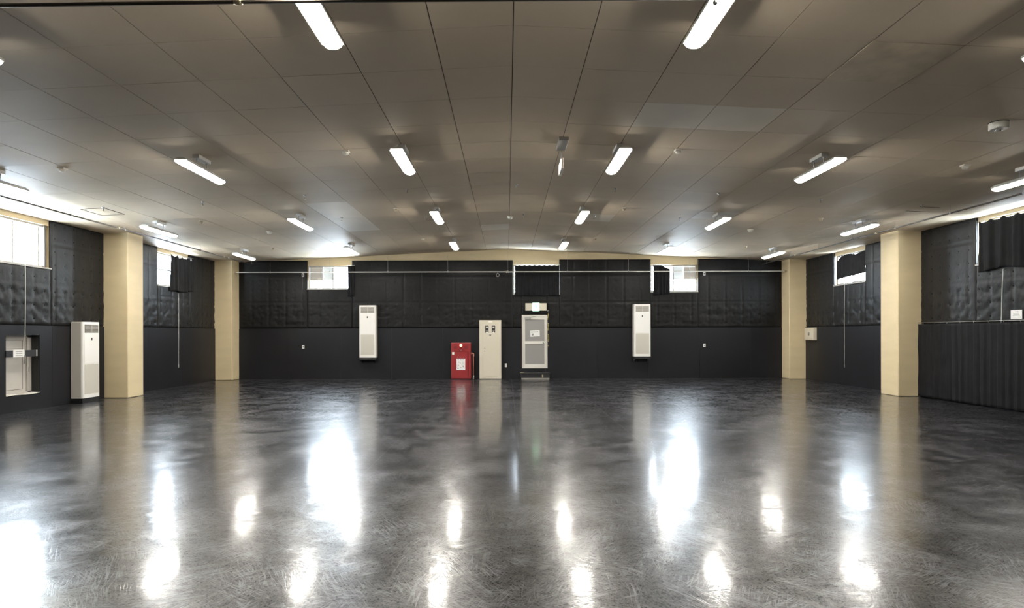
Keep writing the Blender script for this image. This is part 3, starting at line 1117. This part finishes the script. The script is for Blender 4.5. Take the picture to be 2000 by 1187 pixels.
mb = MB(); mb.box(x1 - 0.014, x1 + 0.010, Yf + 0.05, Yf + 0.09, 0.87, 0.93, 0.004); mb.build('hinge', 'white', root)
sheet = MB(); sx0, sx1, sz0, sz1 = x0 + 0.19, x0 + 0.495, 0.325, 0.725
sheet.box(sx0, sx1, Yf - 0.0165, Yf - 0.0138, sz0, sz1); sh = sheet.build('instruction_sheet', 'paper', door)
mb = MB()
Q = Yf - 0.0172
rnd = random.Random(5)
def ink(a, b, c, d):
    mb.box(sx0 + (sx1 - sx0) * a, sx0 + (sx1 - sx0) * b, Q, Q + 0.001, sz0 + (sz1 - sz0) * c, sz0 + (sz1 - sz0) * d)
for a in (0.12, 0.42, 0.70):
    for j in range(3):
        ink(a, a + 0.16, 0.90 - j * 0.03, 0.915 - j * 0.03)
    ink(a + 0.03, a + 0.05, 0.83, 0.92); ink(a + 0.10, a + 0.12, 0.83, 0.92)
def blot(a, b, w, hgt, rot=0.0):
    ca, sa = math.cos(rot), math.sin(rot)
    poly = []
    for k in range(9):
        q = 2 * math.pi * k / 9
        px, pz = w * math.cos(q) * (0.8 + 0.3 * rnd.random()), hgt * math.sin(q) * (0.8 + 0.3 * rnd.random())
        poly.append((sx0 + (sx1 - sx0) * a + px * ca - pz * sa, sz0 + (sz1 - sz0) * b + px * sa + pz * ca))
    mb.prism(poly, lambda u, v, t: (u, t, v), Q, Q + 0.001)
blot(0.30, 0.68, 0.016, 0.014); blot(0.43, 0.60, 0.020, 0.010, 0.3); blot(0.20, 0.15, 0.034, 0.013, 0.4); blot(0.52, 0.19, 0.034, 0.013, -0.4)
blot(0.25, 0.40, 0.006, 0.032, 0.2); blot(0.44, 0.35, 0.022, 0.005, 0.5); blot(0.76, 0.33, 0.013, 0.036); blot(0.60, 0.50, 0.012, 0.004)
for j in range(6):
    ink(0.66, 0.92, 0.72 - j * 0.045, 0.728 - j * 0.045)
    ink(0.05, 0.11, 0.44 - j * 0.05, 0.455 - j * 0.05)
mb.build('printed_drawing', 'ink', door)
for k in range(3):
    mb = MB(); a = sx0 + 0.02 + 0.105 * k; mb.box(a, a + 0.035, Yf - 0.0165, Yf - 0.0138, 0.765, 0.785); mb.build('small_character', 'pipe_red', door)
settle(root, (cx, Yf + 0.14, 0.0))

root = thing('standpipe', 'thin faded red pipe with an elbow beside the red cabinet', 'pipe')
mb = MB(); mb.tube([(-1.251, BACK - 0.20, 0.90), (-1.205, BACK - 0.20, 0.90), (-1.18, BACK - 0.20, 0.875), (-1.18, BACK - 0.20, 0.10)], 0.024, 12); mb.build('pipe', 'pipe_red', root)
mb = MB(); mb.lathe((-1.18, BACK - 0.20, 0.80), [(0.029, 0), (0.031, 0.03), (0.031, 0.08), (0.028, 0.10)], seg=12); mb.build('elbow_collar', 'pipe_red', root)
mb = MB(); mb.lathe((-1.18, BACK - 0.20, 0.0), [(0.030, 0), (0.030, 0.11), (0.026, 0.12)], seg=12); mb.build('foot_sleeve', 'step_edge', root)
settle(root, (-1.18, BACK - 0.20, 0.0))

# ------------------------------------------------------------------ cream electrical cabinet
Yf = BACK - 0.27
root = thing('electrical_cabinet', 'tall cream electrical cabinet with two meters beside the red cabinet', 'cabinet')
x0, x1, H_ = -0.965, -0.200, 2.065
mb = MB(); mb.box(x0, x1, Yf, BACK - 0.014, 0.015, H_, 0.006); mb.build('cabinet_body', 'cream', root)
mb = MB(); mb.box(x0 + 0.01, x1 - 0.01, Yf + 0.015, BACK - 0.014, 0.0, 0.02); mb.build('base', 'slot', root)
mb = MB(); mb.box(x0 + 0.115, x1 - 0.085, Yf - 0.010, Yf + 0.004, 0.10, H_ - 0.085, 0.004); door = mb.build('door', 'cream', root)
for cx_ in (-0.698, -0.468):
    mb = MB(); mb.box(cx_ - 0.060, cx_ + 0.060, Yf - 0.018, Yf - 0.008, 1.625, 1.875, 0.004); fr = mb.build('meter_window', 'slot', door)
    mb = MB(); mb.box(cx_ - 0.034, cx_ + 0.034, Yf - 0.021, Yf - 0.017, 1.785, 1.845); mb.box(cx_ - 0.04, cx_ + 0.04, Yf - 0.020, Yf - 0.017, 1.70, 1.712)
    mb.build('meter_dial', 'grey_side', root)
    mb = MB(); mb.lathe((cx_, Yf - 0.016, 1.635), [(0.036, 0), (0.036, 0.008), (0.03, 0.01)], axis=(0, -1, 0), seg=18); mb.build('meter_knob', 'ivory', root)
    fr['label'] = 'dark meter window'
mb = MB(); mb.box(-0.65, -0.51, Yf - 0.004, Yf + 0.002, 1.99, 2.03); mb.build('name_plate', 'white', root)
mb = MB(); mb.box(-0.625, -0.542, Yf - 0.013, Yf - 0.009, 1.562, 1.60); mb.build('warning_tag', 'white', door)
mb = MB(); mb.box(-0.620, -0.547, Yf - 0.014, Yf - 0.009, 1.532, 1.560); mb.build('black_tag', 'slot', door)
for z in (0.985, 1.085):
    mb = MB(); mb.lathe((-0.775, Yf - 0.010, z), [(0.022, 0), (0.022, 0.008), (0.014, 0.010)], axis=(0, -1, 0), seg=16); mb.build('door_lock', 'steel', door)
settle(root, ((x0 + x1) / 2, Yf + 0.13, 0.0))

# ------------------------------------------------------------------ exit door on the far wall
mpb = wmap('back')
root = bpy.data.objects.new('door_1', None); COL.objects.link(root)
tag(root, 'white aluminium door with grey frosted glass under the lit exit sign', 'door', None, 'structure')
u0, u1, z0, z1 = 0.575, 1.405, 0.385, 2.20
mb = MB()
for a, b, c, d in ((0.53, u0 - 0.004, 0.36, 2.25), (u1 + 0.004, 1.44, 0.36, 2.25), (u0 - 0.004, u1 + 0.004, z1 + 0.004, 2.25), (u0 - 0.004, u1 + 0.004, 0.36, z0 - 0.004)):
    mb.mbox(mpb, a, b, -0.14, -0.012, c, d)
mb.build('door_frame', 'door_white', root)
mb = MB(); mb.mbox(mpb, 0.50, 1.47, -0.32, -0.15, 0.33, 2.28); mb.build('light_blocker', 'slot', root)  # unseen panel added to stop daylight leaking in round the door
mb = MB()
sw = 0.072
for a, b, c, d in ((u0, u0 + sw, z0, z1), (u1 - sw, u1, z0, z1), (u0 + sw, u1 - sw, z1 - 0.11, z1), (u0 + sw, u1 - sw, 1.225, 1.325), (u0 + sw, u1 - sw, z0, z0 + 0.12)):
    mb.mbox(mpb, a, b, -0.07, -0.025, c, d)
leaf = mb.build('door_leaf', 'door_white', root)
mb = MB(); mb.mbox(mpb, u0 + sw, u1 - sw, -0.055, -0.045, 1.325, z1 - 0.11); mb.build('upper_glass', 'door_glass', leaf)
mb = MB(); mb.mbox(mpb, u0 + sw, u1 - sw, -0.055, -0.045, z0 + 0.12, 1.225); mb.build('lower_glass', 'door_glass', leaf)
mb = MB(); mb.lathe(mpb(u1 - 0.11, -0.025, 1.275), [(0.034, 0), (0.034, 0.008), (0.016, 0.012), (0.016, 0.045), (0.032, 0.055), (0.030, 0.08), (0.01, 0.085)], axis=(0, -1, 0), seg=18); mb.build('knob', 'chrome', leaf)
mb = MB(); mb.mbox(mpb, u0 + 0.06, u0 + 0.28, -0.025, 0.03, z1 - 0.085, z1 - 0.03, 0.005)
mb.tube([mpb(u0 + 0.25, 0.03, z1 - 0.04), mpb(u0 + 0.45, 0.09, z1 - 0.02), mpb(u0 + 0.30, 0.0, z1 + 0.02)], 0.008, 6); mb.build('door_closer', 'steel', leaf)
mb = MB(); mb.lathe(mpb(1.08, -0.045, 1.41), [(0.022, 0), (0.022, 0.004)], axis=(0, -1, 0), seg=14); mb.build('peephole_sticker', 'ink_grey', leaf)
settle(root, mpb((u0 + u1) / 2, -0.03, 0.36))

root = thing('paper_notice', 'white paper notice taped on the grey glass of the exit door', 'notice')
mb = MB()
pz = -0.043
poly = [(0.835, 1.475), (1.175, 1.50), (1.165, 1.72), (0.83, 1.695)]
mb.prism(poly, lambda a, b, t: mpb(a, t, b), pz - 0.0015, pz + 0.0015); mb.build('sheet', 'paper', root)
mb = MB()
for k in range(7):
    a = 0.87 + 0.037 * k
    mb.mbox(mpb, a, a + 0.012, pz + 0.0015, pz + 0.0025, 1.62 + 0.002 * k, 1.665 + 0.002 * k)
    mb.mbox(mpb, a, a + 0.026, pz + 0.0015, pz + 0.0025, 1.64 + 0.002 * k, 1.648 + 0.002 * k)
mb.prism([(0.895, 1.51), (0.945, 1.53), (0.95, 1.58), (0.92, 1.60), (0.89, 1.57)], lambda a, b, t: mpb(a, t, b), pz + 0.0015, pz + 0.0025)
mb.build('handwriting', 'ink_grey', root)
settle(root, mpb(1.0, pz, 1.475))

root = thing('exit_sign', 'cream box with a small lit green exit panel above the door', 'sign')
mb = MB(); mb.mbox(mpb, 0.655, 1.405, 0.0, 0.09, 2.405, 2.665, 0.006); mb.build('sign_box', 'cream', root)
mb = MB(); mb.mbox(mpb, 0.905, 1.145, 0.085, 0.115, 2.39, 2.68, 0.006); lit = mb.build('lit_panel', 'sign_glow', root)
mb = MB()
def S(a, b):
    return (0.905 + 0.24 * a, 2.39 + 0.29 * b)
man = lambda pts: mb.prism([S(*p) for p in pts], lambda u, v, t: mpb(u, t, v), 0.1148, 0.1165)
man([(0.46, 0.80), (0.52, 0.86), (0.58, 0.84), (0.59, 0.77), (0.53, 0.73), (0.47, 0.75)])
man([(0.40, 0.70), (0.56, 0.70), (0.54, 0.45), (0.42, 0.45)])
man([(0.42, 0.66), (0.40, 0.58), (0.26, 0.50), (0.24, 0.56)])
man([(0.54, 0.66), (0.70, 0.54), (0.68, 0.48), (0.52, 0.58)])
man([(0.43, 0.46), (0.52, 0.44), (0.46, 0.28), (0.30, 0.20), (0.28, 0.26), (0.40, 0.32)])
man([(0.46, 0.46), (0.55, 0.46), (0.64, 0.34), (0.62, 0.16), (0.56, 0.16), (0.56, 0.32)])
man([(0.12, 0.10), (0.18, 0.10), (0.18, 0.90), (0.12, 0.90)])
mb.build('pictogram', 'sign_green', root)
settle(root, mpb(1.03, 0.045, 2.40))

root = thing('striped_cord', 'yellow and black striped cord hanging down the right side of the exit door', 'cord')
random.seed(3)
pts = [mpb(1.455 + 0.012 * math.sin(k * 0.8) + (0.01 if k > 12 else 0), 0.03 + 0.004 * math.sin(k), 2.40 - 0.055 * k) for k in range(25)]
mb = MB(); mb.tube(pts, 0.011, 8); mb.build('cord', 'black', root)
for k in range(2, 23):
    if k % 7 in (0, 6):
        continue
    mb = MB(); mb.tube([pts[k], pts[k] + (pts[k + 1] - pts[k]) * 0.8], 0.0125, 8); mb.build('yellow_band', 'yellow', root)
mb = MB(); mb.lathe(mpb(1.455, 0.012, 2.40), [(0.015, 0), (0.015, 0.02), (0.024, 0.024)], axis=(0, -1, 0), seg=10); mb.build('hook', 'steel', root)
settle(root, pts[-1])

root = thing('step_platform', 'low black step in front of the exit door', 'step')
mb = MB(); mb.box(0.49, 1.485, 21.36, 21.76, 0.05, 0.19, 0.004); mb.build('box', 'black', root)
mb = MB(); mb.box(0.455, 1.52, 21.33, 21.77, 0.19, 0.222, 0.004); mb.build('tread', 'black', root)
mb = MB(); mb.box(0.50, 1.47, 21.345, 21.76, 0.0, 0.05); mb.build('kick_strip', 'step_edge', root)
settle(root, (0.98, 21.56, 0.0))

# small brass hooks left on the step
root = thing('metal_clasp', 'small brass clasp lying on the left end of the step', 'clasp')
mb = MB(); mb.tube([(0.47, 21.36, 0.235), (0.50, 21.35, 0.245), (0.53, 21.36, 0.233), (0.56, 21.35, 0.248), (0.59, 21.36, 0.233)], 0.010, 8); mb.build('chain', 'brass', root)
settle(root, (0.53, 21.36, 0.223))
root = thing('step_tag', 'small yellowed tag on the front of the black step', 'tag')
mb = MB(); mb.box(1.215, 1.262, 21.353, 21.361, 0.06, 0.165, 0.002); mb.build('plate', 'brass', root)
mb = MB(); mb.box(1.222, 1.255, 21.350, 21.354, 0.12, 0.15); mb.build('label_strip', 'cream', root)
settle(root, (1.238, 21.357, 0.06))

# ------------------------------------------------------------------ outlets and little wall fittings


def plate(u, z, w, h, label, name='wall_outlet', cat='outlet', dark=True, d=0.012, cable=None, group='white wall outlets'):
    root = thing(name, label, cat, group)
    mb = MB(); mb.mbox(mpb, u - w / 2, u + w / 2, d, d + 0.012, z - h / 2, z + h / 2, 0.003); mb.build('cover_plate', 'paper', root)
    if dark:
        mb = MB(); mb.mbox(mpb, u - w * 0.22, u + w * 0.22, d + 0.011, d + 0.015, z - h * 0.15, z + h * 0.15); mb.build('socket', 'ink', root)
    if cable:
        mb = MB(); mb.tube([mpb(u - 0.005, d + 0.004, z - h / 2), mpb(u - 0.005, d + 0.006, (z + cable) / 2), mpb(u - 0.005, d + 0.004, cable)], 0.006, 6); mb.build('cable', 'frame_dark', root)
    settle(root, mpb(u, d, z - h / 2))


plate(-7.23, 3.69, 0.085, 0.12, 'small white outlet high on the far wall left of the left window', d=0.0, cable=3.0)
plate(7.01, 3.70, 0.085, 0.12, 'small white outlet high on the far wall right of the right window', d=0.0)
plate(-7.22, 1.14, 0.085, 0.12, 'small white outlet low on the far wall left of the left air conditioner')
plate(7.00, 1.16, 0.085, 0.12, 'small white outlet low on the far wall right of the right air conditioner')
plate(-0.04, 0.47, 0.075, 0.13, 'small white outlet low on the wall beside the cream cabinet', dark=False)
root = thing('wall_ring', 'small metal ring hook high on the far wall left of the curtained window', 'hook')
mb = MB()
mb.tube([mpb(-0.32 + 0.055 * math.cos(q), 0.02, 3.67 + 0.055 * math.sin(q)) for q in (2 * math.pi * k / 18 for k in range(19))], 0.012, 8, cap=False)
mb.build('ring', 'steel', root)
mb = MB(); mb.lathe(mpb(-0.32, 0.0, 3.735), [(0.012, 0), (0.012, 0.02), (0.016, 0.026)], axis=(0, -1, 0), seg=10); mb.build('eye', 'steel', root)
settle(root, mpb(-0.32, 0.0, 3.60))

# ------------------------------------------------------------------ hatch door in the left wall
mpl = wmap('left')
root = bpy.data.objects.new('door_2', None); COL.objects.link(root)
tag(root, 'small grey hatch door recessed in the left wall behind a black bar', 'door', None, 'structure')
u0, u1, z0, z1 = 12.37, 13.27, 0.33, 1.60
mb = MB()
for a, b, c, d in ((u0, u0 + 0.05, z0, z1), (u1 - 0.12, u1, z0, z1), (u0, u1, z1 - 0.06, z1), (u0, u1, z0, z0 + 0.06)):
    mb.mbox(mpl, a, b, -0.24, -0.165, c, d)
mb.build('door_frame', 'door_grey', root)
mb = MB(); mb.mbox(mpl, u0 - 0.03, u1 + 0.03, -0.36, -0.27, z0 - 0.03, z1 + 0.03); mb.build('light_blocker', 'slot', root)  # hidden panel added behind the hatch to keep outside light out
mb = MB(); mb.mbox(mpl, u0 + 0.05, u1 - 0.12, -0.25, -0.20, z0 + 0.06, z1 - 0.06); leaf = mb.build('door_leaf', 'door_grey', root)
mb = MB()
for a, b, c, d in ((12.46, 13.06, 1.30, 1.305), (12.46, 13.06, 0.44, 0.448), (13.055, 13.062, 0.44, 1.48), (12.46, 13.06, 1.475, 1.482)):
    mb.mbox(mpl, a, b, -0.20, -0.196, c, d)
mb.build('panel_groove', 'frame_dark', leaf)
mb = MB(); mb.mbox(mpl, 13.09, 13.13, -0.20, -0.17, 0.98, 1.06, 0.004); mb.build('latch', 'steel', leaf)
mb = MB(); mb.mbox(mpl, 13.17, 13.20, -0.165, -0.155, 0.80, 0.90, 0.004); mb.build('strike_plate', 'steel', root)
mb = MB()
mb.mbox(mpl, u0 - 0.004, u1 + 0.004, -0.16, 0.006, z1 - 0.015, z1 + 0.004)
mb.mbox(mpl, u1 - 0.012, u1 + 0.004, -0.16, 0.006, z0 + 0.01, z1)
mb.build('reveal_lining', 'black', root)
mb = MB()
mb.grid(lambda s, t: mpl(u0 + (u1 - u0) * s, -0.165 + 0.185 * t, z0 + 0.012 + 0.010 * math.sin(s * 7) + 0.012 * (1 - t)), 20, 4)
sill = mb.build('sill_sheet', 'door_white', root)
sill.modifiers.new('thick', 'SOLIDIFY').thickness = 0.012
settle(root, mpl((u0 + u1) / 2, -0.2, z0))

root = thing('barrier_bar', 'black bar across the small hatch with a white label on it', 'bar')
mb = MB(); mb.mbox(mpl, u0 - 0.02, 13.17, 0.013, 0.03, 1.135, 1.272, 0.003); mb.build('bar', 'black', root)
mb = MB(); mb.mbox(mpl, 12.53, 12.83, 0.029, 0.033, 1.132, 1.285); lab = mb.build('label_plate', 'paper', root)
mb = MB()
for z in (1.165, 1.205, 1.245):
    for k in range(7):
        a = 12.59 + 0.026 * k
        mb.mbox(mpl, a, a + 0.018, 0.0329, 0.0338, z - 0.007, z + 0.007)
mb.build('lettering', 'ink_grey', root)
mb = MB(); mb.mbox(mpl, 13.145, 13.172, 0.028, 0.034, 1.14, 1.27); mb.build('end_strip', 'alu', root)
settle(root, mpl(12.8, 0.02, 1.135))

# ------------------------------------------------------------------ window poles (thin rods hanging under the windows)


def pole(side, u, ztop, zbot, label, lean=0.0, m='alu', d0=0.055):
    mp = wmap(side)
    root = thing('window_rod', label, 'rod', 'thin rods hanging below the windows')
    n = 12
    mb = MB(); mb.tube([mp(u + lean * t + 0.006 * math.sin(t * 5), d0 - 0.01 * t, ztop + (zbot - ztop) * t) for t in (k / n for k in range(n + 1))], 0.0075, 8); mb.build('rod', m, root)
    mb = MB(); mb.tube([mp(u, 0.0, ztop + 0.004), mp(u, d0 - 0.02, ztop + 0.012), mp(u, d0, ztop - 0.03)], 0.010, 8); mb.build('top_hook', 'steel', root)
    mb = MB(); mb.lathe(mp(u + lean + 0.006 * math.sin(5), d0 - 0.01, zbot - 0.02), [(0.010, 0), (0.013, 0.02), (0.013, 0.09), (0.008, 0.10)], seg=10); mb.build('grip', 'steel', root)
    settle(root, mp(u + lean, d0 - 0.01, zbot - 0.02))


pole('left', 12.80, 3.06, 1.09, 'thin rod hanging in front of the small hatch in the left wall', 0.0, d0=0.07)
pole('left', 18.80, 2.84, 0.59, 'thin rod hanging below the bunched curtain on the left wall', 0.02)
pole('right', 18.69, 3.09, 0.55, 'thin rod hanging below the bright strip window on the right wall', 0.04)
pole('right', 12.72, 2.90, 0.75, 'thin rod hanging below the broad curtain on the right wall', 0.10)

# ------------------------------------------------------------------ right wall: grey box, notice
mpr = wmap('right')
root = thing('switch_box', 'small grey metal box with a round lock beside the far right pillar', 'box')
mb = MB(); mb.mbox(mpr, 20.45, 21.07, 0.013, 0.125, 1.35, 1.765, 0.005); mb.build('box_body', 'cream', root)
mb = MB(); mb.mbox(mpr, 20.48, 21.04, 0.124, 0.132, 1.375, 1.74, 0.003); mb.build('box_door', 'cream', root)
mb = MB(); mb.lathe(mpr(20.76, 0.131, 1.56), [(0.06, 0), (0.06, 0.008), (0.045, 0.010), (0.03, 0.02), (0.01, 0.022)], axis=(-1, 0, 0), seg=20); mb.build('round_lock', 'steel', root)
settle(root, mpr(20.76, 0.06, 1.35))

root = thing('notice_board', 'white printed notice on the right wall above the long curtain', 'notice')
mb = MB(); mb.mbox(mpr, 12.30, 12.575, 0.010, 0.018, 1.862, 2.045, 0.001); mb.build('board', 'paper', root)
mb = MB()
def R(u_, w_, z_, h_):
    mb.mbox(mpr, u_, u_ + w_, 0.0178, 0.0188, z_, z_ + h_)
for uu in (12.385, 12.435):
    R(uu, 0.022, 2.016, 0.004); R(uu, 0.022, 2.006, 0.004); R(uu + 0.009, 0.004, 1.998, 0.024); R(uu, 0.022, 1.998, 0.003)
for row, (z, n, st) in enumerate(((1.972, 10, 12.365), (1.952, 9, 12.375), (1.930, 12, 12.345))):
    for k in range(n):
        R(st + 0.0155 * k, 0.011, z, 0.010)
for k in range(5):
    R(12.325 + 0.014 * k, 0.010, 1.895, 0.008)
R(12.318, 0.016, 1.890, 0.016)
mb.build('printed_text', 'ink_grey', root)
settle(root, mpr(12.44, 0.014, 1.862))
